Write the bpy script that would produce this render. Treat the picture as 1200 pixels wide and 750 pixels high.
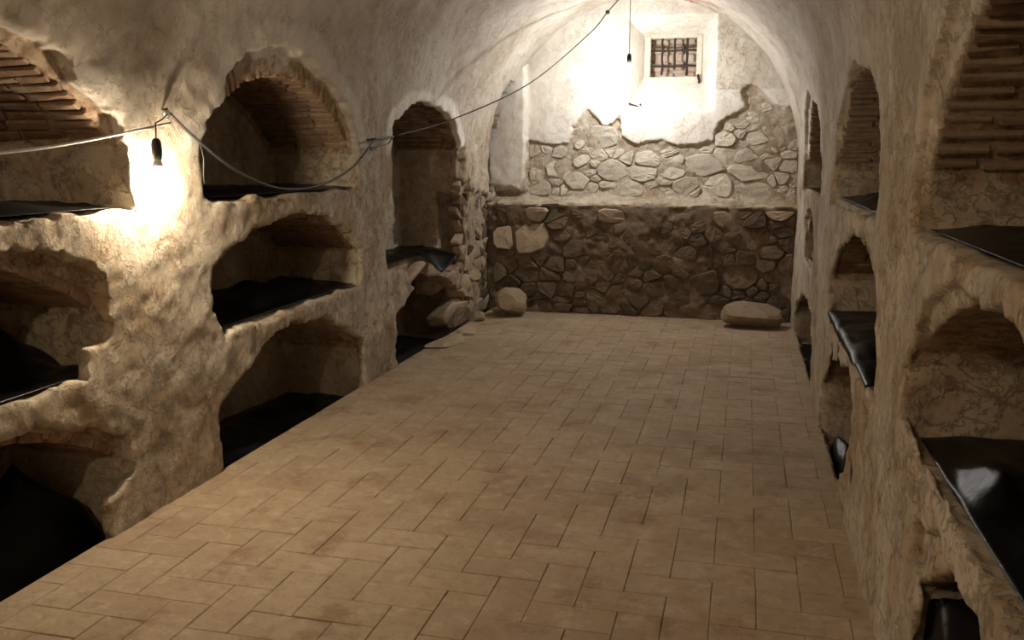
import bpy, bmesh, math
import numpy as np
from mathutils import Vector, Matrix, Euler

for o in list(bpy.data.objects):
    bpy.data.objects.remove(o)
scene = bpy.context.scene
COL = scene.collection

# ------------------------------------------------------------------ camera
F_PX, CAM_H = 1050.0, 1.65
PITCH = math.radians(10.36)
YAW = math.radians(14.45)
cam_data = bpy.data.cameras.new('camera')
cam_data.sensor_fit = 'HORIZONTAL'
cam_data.sensor_width = 36.0
cam_data.lens = 36.0 * F_PX / 1200.0
cam_data.clip_start = 0.05
cam = bpy.data.objects.new('camera', cam_data)
cam.location = (0, 0, CAM_H)
cam.rotation_euler = (math.radians(90) - PITCH, 0, YAW)
COL.objects.link(cam)
scene.camera = cam

# ------------------------------------------------------------------ world, exposure, lamp settings
world = bpy.data.worlds.new('world')
scene.world = world
world.use_nodes = True
world.node_tree.nodes['Background'].inputs[0].default_value = (0.0, 0.0, 0.0, 1)
world.node_tree.nodes['Background'].inputs[1].default_value = 0.0
vs = scene.view_settings
vs.view_transform = 'Standard'
vs.look = 'None'
vs.gamma = 1.0
vs.use_curve_mapping = False
vs.exposure = 0.0
# the crypt is lit by bare bulbs on one string: on the pillar, by the far wall, behind the camera
BULB_PILLAR = dict(loc=(-2.54, 3.53, 1.595), col=(1.0, 0.82, 0.59), power=1850.0)
BULB_FAR = dict(loc=(-1.127, 8.85, 2.477), col=(1.0, 0.97, 0.94), power=1500.0)
BULB_REAR = dict(loc=(-1.20, -0.9, 2.92), col=(1.0, 0.77, 0.50), power=1500.0)

# ------------------------------------------------------------------ room numbers
XL, XR = -2.62, 0.50
XC, HW = (XL + XR) / 2, (XR - XL) / 2
Y0, Y1 = -2.6, 9.3           # wall behind the camera, face of the far bench
RNG = np.random.RandomState(7)


def smooth(t):
    t = np.clip(t, 0, 1)
    return t * t * (3 - 2 * t)


def profile(z, y):
    """half width of the vaulted room at height z (superellipse vault on straight walls)"""
    k = smooth((np.asarray(y) - 6.8) / 2.4)
    n = 2.4 + (2.0 - 2.4) * k
    z0 = 1.75 + (1.58 - 1.75) * k
    b = 3.23 - z0
    t = np.clip((z - z0) / b, 0, 1)
    return HW * np.power(np.clip(1 - np.power(t, n), 1e-6, 1), 1 / n)


# ------------------------------------------------------------------ noise
_LAT = {s: np.random.RandomState(s).rand(32, 32, 32).astype(np.float32) * 2 - 1 for s in (1, 2, 3, 4)}


def _axis(a, scale, off):
    p = np.asarray(a, np.float64) * scale + off
    i = np.floor(p).astype(np.int64)
    f = p - i
    f = f * f * (3 - 2 * f)
    return i % 32, (i + 1) % 32, f.astype(np.float32)


def noise_grid(xs, ys, zs, scale, seed):
    L = _LAT[seed]
    if np.isscalar(scale):
        scale = (scale,) * 3
    a0, a1, fa = _axis(xs, scale[0], 5.3)
    b0, b1, fb = _axis(ys, scale[1], 9.7)
    c0, c1, fc = _axis(zs, scale[2], 3.1)
    t = L[a0] * (1 - fa)[:, None, None] + L[a1] * fa[:, None, None]
    t = t[:, b0] * (1 - fb)[None, :, None] + t[:, b1] * fb[None, :, None]
    return t[:, :, c0] * (1 - fc) + t[:, :, c1] * fc


def noise_pts(p, scale, seed):
    L = _LAT[seed]
    if np.isscalar(scale):
        scale = (scale,) * 3
    a0, a1, fa = _axis(p[:, 0], scale[0], 5.3)
    b0, b1, fb = _axis(p[:, 1], scale[1], 9.7)
    c0, c1, fc = _axis(p[:, 2], scale[2], 3.1)
    r = 0
    for a, wa in ((a0, 1 - fa), (a1, fa)):
        for b, wb in ((b0, 1 - fb), (b1, fb)):
            for c, wc in ((c0, 1 - fc), (c1, fc)):
                r = r + L[a, b, c] * wa * wb * wc
    return r


OCT = ((2.6, 1, 0.9), (7.0, 2, 0.6), (17.0, 3, 0.40), (31.0, 4, 0.2))


def rough_grid(xs, ys, zs):
    r = 0
    for s, sd, w in OCT:
        r = r + w * noise_grid(xs, ys, zs, s, sd)
    return r


def rough_pts(p):
    r = 0
    for s, sd, w in OCT:
        r = r + w * noise_pts(p, s, sd)
    return r


def smax(a, b, k):
    h = np.maximum(k - np.abs(a - b), 0) / k
    return np.maximum(a, b) + h * h * k * 0.25


def poly_sd(poly, Y, Z):
    """signed distance to a polygon (negative inside)"""
    P = np.asarray(poly, float)
    d = np.full(Y.shape, 1e9)
    ins = np.zeros(Y.shape, bool)
    n = len(P)
    for i in range(n):
        a, b = P[i], P[(i + 1) % n]
        e = b - a
        wy, wz = Y - a[0], Z - a[1]
        t = np.clip((wy * e[0] + wz * e[1]) / (e @ e + 1e-12), 0, 1)
        d = np.minimum(d, np.hypot(wy - t * e[0], wz - t * e[1]))
        c = (a[1] > Z) != (b[1] > Z)
        with np.errstate(divide='ignore', invalid='ignore'):
            xi = (b[0] - a[0]) * (Z - a[1]) / (b[1] - a[1] + 1e-12) + a[0]
        ins ^= c & (Y < xi)
    return np.where(ins, -d, d)


def surface_nets(Fv, org, h):
    """mesh of the zero level, faces towards the positive (air) side"""
    nx, ny, nz = Fv.shape
    S = Fv > 0
    c = np.zeros((nx - 1, ny - 1, nz - 1), np.int8)
    for i in (0, 1):
        for j in (0, 1):
            for k in (0, 1):
                c += S[i:nx - 1 + i, j:ny - 1 + j, k:nz - 1 + k]
    act = np.argwhere((c > 0) & (c < 8))
    idx = np.full(c.shape, -1, np.int32)
    idx[act[:, 0], act[:, 1], act[:, 2]] = np.arange(len(act))
    acc = np.zeros((len(act), 3))
    cnt = np.zeros(len(act))
    corners = [(i, j, k) for i in (0, 1) for j in (0, 1) for k in (0, 1)]
    vals = {q: Fv[act[:, 0] + q[0], act[:, 1] + q[1], act[:, 2] + q[2]] for q in corners}
    for q in corners:
        for ax in range(3):
            if q[ax] == 0:
                r = list(q); r[ax] = 1; r = tuple(r)
                va, vb = vals[q], vals[r]
                m = (va > 0) != (vb > 0)
                t = np.where(m, va / np.where(m, va - vb, 1), 0)
                p = np.array(q, float)[None] + np.zeros((len(act), 3))
                p[:, ax] = t
                acc += p * m[:, None]
                cnt += m
    verts = (act + acc / cnt[:, None]) * h + np.asarray(org)
    quads = []
    for ax in range(3):
        o1, o2 = [(1, 2), (2, 0), (0, 1)][ax]
        sl0 = [slice(None)] * 3; sl1 = [slice(None)] * 3
        sl0[ax] = slice(0, -1); sl1[ax] = slice(1, None)
        ch = S[tuple(sl0)] != S[tuple(sl1)]
        e = np.argwhere(ch)
        lim = [nx - 1, ny - 1, nz - 1]
        ok = (e[:, o1] > 0) & (e[:, o2] > 0) & (e[:, o1] < lim[o1]) & (e[:, o2] < lim[o2])
        e = e[ok]
        pos = S[e[:, 0], e[:, 1], e[:, 2]]

        def cell(d1, d2):
            q = e.copy(); q[:, o1] += d1; q[:, o2] += d2
            return idx[q[:, 0], q[:, 1], q[:, 2]]
        Q = np.stack([cell(-1, -1), cell(0, -1), cell(0, 0), cell(-1, 0)], 1)
        Q[pos] = Q[pos][:, ::-1]
        quads.append(Q[:, :])
    Q = np.concatenate(quads)
    return verts, Q


# ------------------------------------------------------------------ object helpers
def link(o, parent=None):
    COL.objects.link(o)
    if parent is not None:
        o.parent = parent
    return o


def mesh_np(name, verts, faces, mat, parent=None, smooth_shade=True, attrs=None):
    me = bpy.data.meshes.new(name)
    verts = np.asarray(verts, np.float32)
    faces = np.asarray(faces, np.int32)
    me.vertices.add(len(verts))
    me.vertices.foreach_set('co', verts.ravel())
    nf, k = faces.shape
    me.loops.add(nf * k)
    me.loops.foreach_set('vertex_index', faces.ravel())
    me.polygons.add(nf)
    me.polygons.foreach_set('loop_start', np.arange(0, nf * k, k, dtype=np.int32))
    me.polygons.foreach_set('loop_total', np.full(nf, k, np.int32))
    me.update(calc_edges=True)
    me.validate()
    if smooth_shade:
        me.polygons.foreach_set('use_smooth', np.ones(len(me.polygons), bool))
    for an, av in (attrs or {}).items():
        a = me.attributes.new(an, 'FLOAT', 'POINT')
        a.data.foreach_set('value', np.asarray(av, np.float32))
    me.materials.append(mat)
    return link(bpy.data.objects.new(name, me), parent)


def from_bm(name, bm, mat, parent=None, smooth_shade=False):
    me = bpy.data.meshes.new(name)
    bm.to_mesh(me); bm.free()
    if smooth_shade:
        for p in me.polygons:
            p.use_smooth = True
    me.materials.append(mat)
    return link(bpy.data.objects.new(name, me), parent)


def empty(name, loc):
    o = bpy.data.objects.new(name, None)
    o.empty_display_size = 0.1
    o.location = loc
    return link(o)


def tag(o, label, cat, group=None):
    o['label'] = label
    o['category'] = cat
    if group:
        o['group'] = group
    return o


def structure(o, label=None, cat=None):
    o['kind'] = 'structure'
    if label:
        o['label'] = label
    if cat:
        o['category'] = cat
    return o


def tube(name, pts, r, mat, parent=None, sides=8, closed=False):
    """round tube through points (world coordinates minus the parent's location)"""
    P = [Vector(p) for p in pts]
    off = Vector(parent.location) if parent else Vector((0, 0, 0))
    P = [p - off for p in P]
    bm = bmesh.new()
    rings = []
    up = Vector((0.13, 0.21, 0.97)).normalized()
    for i, p in enumerate(P):
        t = (P[min(i + 1, len(P) - 1)] - P[max(i - 1, 0)]).normalized()
        a = t.cross(up)
        if a.length < 0.1:
            a = t.cross(Vector((1, 0, 0)))
        a.normalize(); b = t.cross(a)
        rr = r[i] if hasattr(r, '__len__') else r
        rings.append([bm.verts.new(p + (a * math.cos(q) + b * math.sin(q)) * rr)
                      for q in [2 * math.pi * k / sides for k in range(sides)]])
    for i in range(len(rings) - 1):
        for k in range(sides):
            bm.faces.new((rings[i][k], rings[i][(k + 1) % sides], rings[i + 1][(k + 1) % sides], rings[i + 1][k]))
    bm.faces.new(rings[0][::-1]); bm.faces.new(rings[-1])
    bmesh.ops.recalc_face_normals(bm, faces=bm.faces)
    return from_bm(name, bm, mat, parent, True)


def lathe(name, prof, mat, parent, sides=20, loc=(0, 0, 0)):
    bm = bmesh.new()
    rings = []
    for r, z in prof:
        rings.append([bm.verts.new((max(r, 1e-4) * math.cos(2 * math.pi * k / sides), max(r, 1e-4) * math.sin(2 * math.pi * k / sides), z))
                      for k in range(sides)])
    for i in range(len(rings) - 1):
        for k in range(sides):
            bm.faces.new((rings[i][k], rings[i][(k + 1) % sides], rings[i + 1][(k + 1) % sides], rings[i + 1][k]))
    bm.faces.new(rings[0][::-1]); bm.faces.new(rings[-1])
    bmesh.ops.remove_doubles(bm, verts=bm.verts, dist=1e-4)
    bmesh.ops.recalc_face_normals(bm, faces=bm.faces)
    o = from_bm(name, bm, mat, parent, True)
    o.location = loc
    return o


def catmull(pts, n=8):
    P = [np.array(p, float) for p in pts]
    P = [2 * P[0] - P[1]] + P + [2 * P[-1] - P[-2]]
    out = []
    for i in range(1, len(P) - 2):
        for k in range(n):
            t = k / n
            out.append(0.5 * (2 * P[i] + (P[i + 1] - P[i - 1]) * t + (2 * P[i - 1] - 5 * P[i] + 4 * P[i + 1] - P[i + 2]) * t * t
                              + (3 * P[i] - P[i - 1] - 3 * P[i + 1] + P[i + 2]) * t ** 3))
    out.append(P[-2])
    return [tuple(p) for p in out]


# ------------------------------------------------------------------ materials
class NT:
    def __init__(self, name):
        self.m = bpy.data.materials.new(name)
        self.m.use_nodes = True
        self.t = self.m.node_tree
        self.b = self.t.nodes['Principled BSDF']
        self.pos = self.t.nodes.new('ShaderNodeNewGeometry').outputs['Position']

    def n(self, kind, **kw):
        nd = self.t.nodes.new(kind)
        for k, v in kw.items():
            if k.startswith('i_'):
                nd.inputs[k[2:].replace('_', ' ')].default_value = v
            else:
                setattr(nd, k, v)
        return nd

    def l(self, a, b):
        self.t.links.new(a, b)

    def noise(self, scale, detail=4, rough=0.6, vec=None, dist=0.0):
        nd = self.n('ShaderNodeTexNoise')
        nd.inputs['Scale'].default_value = scale
        nd.inputs['Detail'].default_value = detail
        nd.inputs['Roughness'].default_value = rough
        nd.inputs['Distortion'].default_value = dist
        self.l(vec if vec is not None else self.pos, nd.inputs['Vector'])
        return nd.outputs['Fac']

    def stretch(self, sc, rot=(0, 0, 0)):
        nd = self.n('ShaderNodeMapping')
        nd.inputs['Scale'].default_value = sc
        nd.inputs['Rotation'].default_value = rot
        self.l(self.pos, nd.inputs['Vector'])
        return nd.outputs['Vector']

    def ramp(self, fac, lo, hi, a=0.0, b=1.0):
        nd = self.n('ShaderNodeMapRange')
        nd.interpolation_type = 'SMOOTHSTEP'
        nd.inputs[1].default_value = lo; nd.inputs[2].default_value = hi
        nd.inputs[3].default_value = a; nd.inputs[4].default_value = b
        self.l(fac, nd.inputs[0])
        return nd.outputs[0]

    def mix(self, fac, a, b, blend='MIX'):
        nd = self.n('ShaderNodeMix', data_type='RGBA', blend_type=blend)
        for s, v in ((nd.inputs[0], fac), (nd.inputs[6], a), (nd.inputs[7], b)):
            if isinstance(v, (int, float)):
                s.default_value = v
            elif isinstance(v, tuple):
                s.default_value = (*v, 1)
            else:
                self.l(v, s)
        return nd.outputs[2]

    def math(self, op, a, b=0.0):
        nd = self.n('ShaderNodeMath', operation=op)
        for s, v in ((nd.inputs[0], a), (nd.inputs[1], b)):
            if isinstance(v, (int, float)):
                s.default_value = v
            else:
                self.l(v, s)
        return nd.outputs[0]

    def attr(self, name):
        return self.n('ShaderNodeAttribute', attribute_name=name).outputs['Fac']

    def bump(self, h, strength, dist, normal=None):
        nd = self.n('ShaderNodeBump')
        nd.inputs['Strength'].default_value = strength
        nd.inputs['Distance'].default_value = dist
        self.l(h, nd.inputs['Height'])
        if normal is not None:
            self.l(normal, nd.inputs['Normal'])
        return nd.outputs['Normal']

    def done(self, col, rough=0.9, normal=None, spec=0.2):
        if isinstance(col, tuple):
            self.b.inputs['Base Color'].default_value = (*col, 1)
        else:
            self.l(col, self.b.inputs['Base Color'])
        if isinstance(rough, (int, float)):
            self.b.inputs['Roughness'].default_value = rough
        else:
            self.l(rough, self.b.inputs['Roughness'])
        self.b.inputs['Specular IOR Level'].default_value = spec
        if normal is not None:
            self.l(normal, self.b.inputs['Normal'])
        return self.m


def mat_plaster(name, light=(0.56, 0.50, 0.41), dirt=(0.37, 0.29, 0.20), relief=0.8):
    t = NT(name)
    n1 = t.noise(1.3, 6, 0.65)
    n2 = t.noise(4.5, 5, 0.7)
    n3 = t.noise(22, 5, 0.65)
    streak = t.noise(3.0, 4, 0.7, t.stretch((1.6, 1.6, 0.35)))
    c = t.mix(t.ramp(n1, 0.38, 0.66), light, dirt)
    c = t.mix(t.ramp(n2, 0.50, 0.68, 0, 0.8), c, (0.37, 0.265, 0.165))
    c = t.mix(t.ramp(t.noise(2.3, 7, 0.72, dist=0.8), 0.54, 0.68, 0, 0.75), c, (0.23, 0.155, 0.095))
    c = t.mix(t.ramp(streak, 0.55, 0.75, 0, 0.5), c, (0.72, 0.67, 0.58))
    c = t.mix(t.ramp(n3, 0.50, 0.72, 0, 0.55), c, (0.20, 0.14, 0.09))
    up = t.mix(t.ramp(n1, 0.36, 0.66), (0.56, 0.52, 0.465), (0.40, 0.345, 0.28))
    up = t.mix(t.ramp(n2, 0.50, 0.72, 0, 0.6), up, (0.33, 0.265, 0.20))
    c = t.mix(t.math('MULTIPLY', t.attr('upper'), 0.8), c, up)
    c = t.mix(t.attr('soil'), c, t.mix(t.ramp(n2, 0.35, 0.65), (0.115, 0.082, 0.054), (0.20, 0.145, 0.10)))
    c = t.mix(t.attr('white'), c, t.mix(t.ramp(n2, 0.3, 0.7), (0.80, 0.77, 0.71), (0.66, 0.61, 0.53)))
    c = t.mix(t.attr('brick_core'), c, t.mix(t.ramp(n3, 0.35, 0.6), (0.26, 0.15, 0.09), (0.42, 0.33, 0.24)))
    flake = t.ramp(t.noise(4.2, 9, 0.68, dist=0.4), 0.485, 0.525)
    flake2 = t.ramp(t.noise(9.5, 9, 0.7, dist=0.3), 0.53, 0.56)
    c = t.mix(t.math('MULTIPLY', flake2, t.math('SUBTRACT', 0.28, t.math('MULTIPLY', t.attr('soil'), 0.36))), c, (0.68, 0.62, 0.53))
    patch = t.ramp(t.noise(2.1, 3, 0.5), 0.42, 0.62, 0.25, 1.0)
    h = t.math('ADD', t.math('MULTIPLY', t.noise(30, 9, 0.72), patch), t.math('MULTIPLY', flake, 0.45))
    h = t.math('ADD', h, t.math('MULTIPLY', flake2, 0.3))
    h = t.math('MULTIPLY', h, t.math('SUBTRACT', 1.0, t.math('MAXIMUM', t.math('MULTIPLY', t.attr('upper'), 0.45), t.math('MAXIMUM', t.math('MULTIPLY', t.attr('white'), 0.6), t.math('MULTIPLY', t.attr('soil'), 0.6)))))
    nb = t.bump(h, relief, 0.018)
    return t.done(c, 0.93, nb, 0.15)


def mat_brick(name, a, b, dust=(0.40, 0.32, 0.23), dusty=0.55):
    t = NT(name)
    rnd = t.n('ShaderNodeObjectInfo').outputs['Random']
    c = t.mix(rnd, a, b)
    c = t.mix(t.ramp(t.noise(9, 5, 0.7), 0.42, 0.68, 0, dusty), c, dust)
    c = t.mix(t.ramp(t.noise(40, 4, 0.6), 0.5, 0.75, 0, 0.4), c, (0.12, 0.07, 0.05))
    nb = t.bump(t.noise(45, 6, 0.7), 0.6, 0.012)
    return t.done(c, 0.92, nb, 0.15)


def mat_tile():
    t = NT('worn terracotta tile')
    rnd = t.n('ShaderNodeObjectInfo').outputs['Random']
    c = t.mix(rnd, (0.33, 0.245, 0.16), (0.40, 0.305, 0.205))
    c = t.mix(t.ramp(t.noise(1.1, 4, 0.6), 0.4, 0.65, 0, 0.6), c, (0.46, 0.37, 0.26))
    c = t.mix(t.ramp(t.noise(6.5, 5, 0.7), 0.50, 0.68, 0, 0.6), c, (0.50, 0.41, 0.30))
    c = t.mix(t.ramp(t.noise(3.1, 5, 0.7), 0.52, 0.68, 0, 0.75), c, (0.25, 0.155, 0.095))
    c = t.mix(t.ramp(t.noise(17, 6, 0.75), 0.48, 0.70, 0, 0.5), c, (0.23, 0.155, 0.10))
    c = t.mix(t.ramp(t.noise(11, 6, 0.75, dist=0.5), 0.55, 0.66, 0, 0.4), c, (0.55, 0.46, 0.35))
    c = t.mix(t.ramp(t.noise(70, 4, 0.6), 0.5, 0.8, 0, 0.35), c, (0.18, 0.12, 0.08))
    h = t.math('ADD', t.noise(7, 6, 0.65), t.math('MULTIPLY', t.noise(60, 5, 0.7), 0.25))
    nb = t.bump(h, 0.5, 0.02)
    return t.done(c, t.ramp(t.noise(5, 3), 0.3, 0.7, 0.62, 0.9), nb, 0.3)


def mat_stone(name, a, b, c3, scale=7.0):
    t = NT(name)
    rnd = t.n('ShaderNodeObjectInfo').outputs['Random']
    c = t.mix(rnd, a, b)
    c = t.mix(t.ramp(t.noise(scale, 5, 0.7), 0.42, 0.7, 0, 0.7), c, c3)
    c = t.mix(t.ramp(t.noise(scale * 6, 5, 0.7), 0.5, 0.8, 0, 0.45), c, (0.13, 0.10, 0.07))
    h = t.math('ADD', t.noise(18, 7, 0.7), t.math('MULTIPLY', t.noise(70, 4, 0.7), 0.3))
    nb = t.bump(h, 0.8, 0.02)
    return t.done(c, 0.92, nb, 0.15)


def mat_simple(name, col, rough=0.6, metal=0.0, spec=0.3, bump=None):
    t = NT(name)
    t.b.inputs['Metallic'].default_value = metal
    c = t.mix(t.ramp(t.noise(30, 4, 0.6), 0.4, 0.7, 0, 0.5), col, tuple(v * 0.6 for v in col))
    nb = t.bump(t.noise(bump or 80, 4, 0.6), 0.3, 0.004)
    return t.done(c, rough, nb, spec)


def mat_plastic():
    t = NT('black plastic sheet')
    c = t.mix(t.ramp(t.noise(6, 4, 0.6), 0.45, 0.75, 0, 0.5), (0.003, 0.003, 0.0035), (0.006, 0.006, 0.007))
    nb = t.bump(t.noise(14, 5, 0.6, dist=0.6), 0.3, 0.010)
    return t.done(c, 0.36, nb, 0.14)


def mat_emit(name, col, strength):
    m = bpy.data.materials.new(name)
    m.use_nodes = True
    nt = m.node_tree
    nt.nodes.remove(nt.nodes['Principled BSDF'])
    e = nt.nodes.new('ShaderNodeEmission')
    e.inputs[0].default_value = (*col, 1)
    e.inputs[1].default_value = strength
    nt.links.new(e.outputs[0], nt.nodes['Material Output'].inputs[0])
    return m


M_PLASTER = mat_plaster('old lime plaster')
M_VAULT = M_PLASTER
M_BRICK = mat_brick('vault brick', (0.20, 0.12, 0.08), (0.28, 0.185, 0.125), dusty=0.7)
M_BRICK_PALE = mat_brick('pale ring brick', (0.30, 0.19, 0.12), (0.42, 0.30, 0.20), dusty=0.75)
M_BRICK_DUSTY = mat_brick('dusty vault brick', (0.25, 0.185, 0.135), (0.33, 0.255, 0.19), dust=(0.38, 0.31, 0.24), dusty=0.8)
M_BRICK_WASHED = mat_brick('limewashed infill brick', (0.46, 0.30, 0.21), (0.60, 0.48, 0.38), dust=(0.66, 0.60, 0.52), dusty=0.8)
M_TILE = mat_tile()


def mat_joint():
    t = NT('earth joint')
    c = t.mix(t.ramp(t.noise(2.6, 5, 0.7), 0.40, 0.50), (0.11, 0.075, 0.045), (0.40, 0.31, 0.21))
    return t.done(c, 0.95, t.bump(t.noise(60, 5, 0.7), 0.5, 0.006), 0.1)


M_JOINT = mat_joint()
M_STONE_UP = mat_stone('limewashed rubble', (0.50, 0.45, 0.37), (0.68, 0.61, 0.50), (0.44, 0.40, 0.34))
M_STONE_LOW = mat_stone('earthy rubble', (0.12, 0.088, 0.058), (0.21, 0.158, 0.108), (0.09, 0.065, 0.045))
M_STONE_PALE = mat_stone('pale sandy block', (0.42, 0.34, 0.24), (0.48, 0.39, 0.28), (0.33, 0.26, 0.18), 11)
M_ROCK = mat_stone('loose boulder', (0.34, 0.265, 0.185), (0.37, 0.29, 0.205), (0.22, 0.16, 0.11), 9)
M_PLASTIC = mat_plastic()
M_IRON = mat_simple('rusty iron', (0.045, 0.032, 0.028), 0.7, 0.3)
M_CABLE_BLACK = mat_simple('black cable', (0.035, 0.033, 0.032), 0.5)
M_CABLE_WHITE = mat_simple('white cable', (0.70, 0.66, 0.60), 0.5)
M_SOCKET = mat_simple('black bakelite', (0.02, 0.02, 0.02), 0.45)
M_CERAMIC = mat_simple('ceramic connector', (0.62, 0.60, 0.55), 0.35)
M_FRAME = mat_simple('pale window frame', (0.62, 0.56, 0.46), 0.85)

# ------------------------------------------------------------------ niches: outline of each opening (y, z) and its inner vault
# inner: y from, y to, springing z, crown z, floor z
NICHES_L = {
    'L1T': dict(open=[(1.48, 1.42), (1.50, 1.75), (1.66, 1.96), (1.95, 2.13), (2.35, 2.22), (2.72, 2.13), (2.88, 2.11), (3.0, 2.07), (3.13, 2.03),
                      (3.16, 1.95), (3.27, 1.89), (3.38, 1.83), (3.44, 1.77), (3.45, 1.60), (3.45, 1.41)], inner=(1.5, 3.42, 1.72, 2.12, 1.42)),
    'L1M': dict(open=[(1.5, 0.73), (1.5, 1.0), (1.75, 1.24), (2.2, 1.33), (2.69, 1.31), (2.97, 1.27), (3.17, 1.18), (3.21, 1.14), (3.24, 1.0), (3.22, 0.88),
                      (3.09, 0.87), (3.08, 0.73)], inner=(1.5, 3.22, 1.01, 1.28, 0.73)),
    'L1B': dict(open=[(1.5, -0.2), (1.5, 0.3), (1.8, 0.52), (2.3, 0.62), (2.6, 0.60), (2.82, 0.595), (3.10, 0.52), (3.30, 0.42), (3.31, 0.23), (3.14, 0.17), (3.14, -0.2)],
                inner=(1.5, 3.29, 0.33, 0.59, -0.1)),
    'L2T': dict(open=[(4.07, 1.42), (4.0, 1.44), (3.99, 1.55), (3.98, 1.70), (4.09, 1.84), (4.22, 1.94), (4.27, 2.07), (4.42, 2.16), (4.60, 2.24), (4.86, 2.265),
                      (5.15, 2.22), (5.44, 2.13), (5.69, 2.01), (5.88, 1.78), (5.89, 1.43)], inner=(4.03, 5.87, 1.70, 2.11, 1.43)),
    'L2M': dict(open=[(4.01, 0.87), (4.06, 1.09), (4.23, 1.19), (4.54, 1.25), (4.94, 1.31), (5.35, 1.27), (5.74, 1.14), (5.9, 0.99), (5.89, 0.75), (4.85, 0.72), (4.13, 0.73)],
                inner=(4.05, 5.9, 1.0, 1.28, 0.74)),
    'L2B': dict(open=[(4.06, -0.2), (4.05, 0.03), (4.02, 0.2), (4.04, 0.34), (4.4, 0.53), (4.57, 0.61), (4.88, 0.66), (5.3, 0.61), (5.69, 0.43), (5.9, 0.31), (5.91, -0.2)],
                inner=(4.05, 5.9, 0.30, 0.62, -0.1)),
    'L3T': dict(open=[(6.4, 0.76), (6.34, 0.82), (6.40, 1.24), (6.49, 1.52), (6.56, 1.88), (6.85, 2.03), (7.13, 2.10), (7.55, 2.08), (8.0, 1.98), (8.23, 1.76), (8.20, 1.45),
                      (8.46, 1.2), (8.5, 0.6), (7.6, 0.45), (6.95, 0.55), (6.8, 0.68), (6.75, 0.76)], inner=(6.45, 8.3, 1.70, 2.10, 0.76)),
    'L3B': dict(open=[(6.55, -0.2), (6.53, 0.0), (6.49, 0.42), (6.81, 0.50), (7.0, 0.62), (8.4, 0.62), (8.48, 0.3), (8.45, -0.2)], inner=(6.5, 8.42, 0.30, 0.60, -0.1)),
    'L4S': dict(open=[(9.20, 1.26), (9.19, 2.2), (9.27, 2.42), (9.40, 2.5), (9.42, 1.26)], inner=None),
}
NICHES_R = {
    'R1T': dict(open=[(3.02, 1.42), (3.04, 1.63), (2.98, 1.81), (2.79, 1.96), (2.60, 2.04), (2.1, 2.14), (1.55, 2.02), (1.2, 1.78), (1.1, 1.42)], inner=(1.12, 3.0, 1.60, 2.06, 1.42)),
    'R1M': dict(open=[(2.80, 0.84), (2.89, 0.86), (2.91, 1.01), (2.77, 1.19), (2.62, 1.29), (2.33, 1.33), (2.02, 1.345), (1.77, 1.34), (1.4, 1.2), (1.2, 1.0), (1.15, 0.78), (1.68, 0.785)],
                inner=(1.15, 2.89, 1.05, 1.31, 0.79)),
    'R1B': dict(open=[(2.56, -0.2), (2.52, 0.3), (2.45, 0.47), (2.63, 0.54), (2.59, 0.63), (2.26, 0.69), (2.0, 0.70), (1.6, 0.65), (1.3, 0.5), (1.2, -0.2)], inner=(1.2, 2.55, 0.45, 0.68, -0.1)),
    'R2T': dict(open=[(5.77, 1.36), (5.76, 1.56), (5.66, 1.81), (5.29, 1.98), (4.78, 2.11), (4.2, 2.02), (3.96, 1.86), (3.82, 1.69), (3.79, 1.54), (3.82, 1.40)], inner=(3.82, 5.75, 1.60, 2.06, 1.40)),
    'R2M': dict(open=[(5.42, 0.72), (5.48, 0.93), (5.2, 1.13), (4.64, 1.27), (4.14, 1.295), (3.8, 1.19), (3.65, 1.01), (3.58, 0.75)], inner=(3.64, 5.45, 0.98, 1.27, 0.74)),
    'R2B': dict(open=[(5.6, -0.2), (5.6, 0.29), (5.3, 0.47), (4.84, 0.61), (4.28, 0.68), (4.07, 0.62), (4.03, 0.48), (4.3, 0.2), (4.62, 0.0), (4.65, -0.2)], inner=(4.05, 5.58, 0.35, 0.66, -0.1)),
    'R3T': dict(open=[(8.57, 1.34), (8.63, 1.75), (8.3, 2.0), (7.88, 2.16), (7.3, 2.03), (6.9, 1.85), (6.56, 1.61), (6.58, 1.36)], inner=(6.6, 8.6, 1.60, 2.10, 1.36)),
    'R3M': dict(open=[(7.94, 0.82), (8.04, 1.12), (7.7, 1.22), (7.36, 1.25), (6.97, 1.13), (6.89, 0.92), (6.95, 0.80)], inner=(6.93, 8.0, 1.02, 1.22, 0.80)),
    'R3B': dict(open=[(8.72, -0.2), (8.76, 0.16), (8.4, 0.36), (7.76, 0.52), (7.1, 0.55), (6.69, 0.49), (6.48, 0.25), (6.6, -0.2)], inner=(6.52, 8.72, 0.25, 0.52, -0.1)),
}
DEPTH = 0.66
RING = 0.085       # how far the broken plaster stands in front of the brick ring
RING_R = 0.035     # thinner on the right wall


def arc_of(inner):
    a, b, zs, za, zb = inner
    w, r = (b - a) / 2, za - zs
    R = (w * w + r * r) / (2 * r)
    return (a + b) / 2, za - R, R


def inner_sd(inner, Y, Z, grow=0.0):
    a, b, zs, za, zb = inner
    c, cz, R = arc_of(inner)
    d = np.maximum(np.abs(Y - c) - (b - a) / 2 - grow, zb - Z)
    return np.maximum(d, np.hypot(Y - c, np.maximum(Z - cz, 0)) - R - grow)


def upper_mask(z):
    return smooth((z - 1.55) / 0.75)


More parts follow.
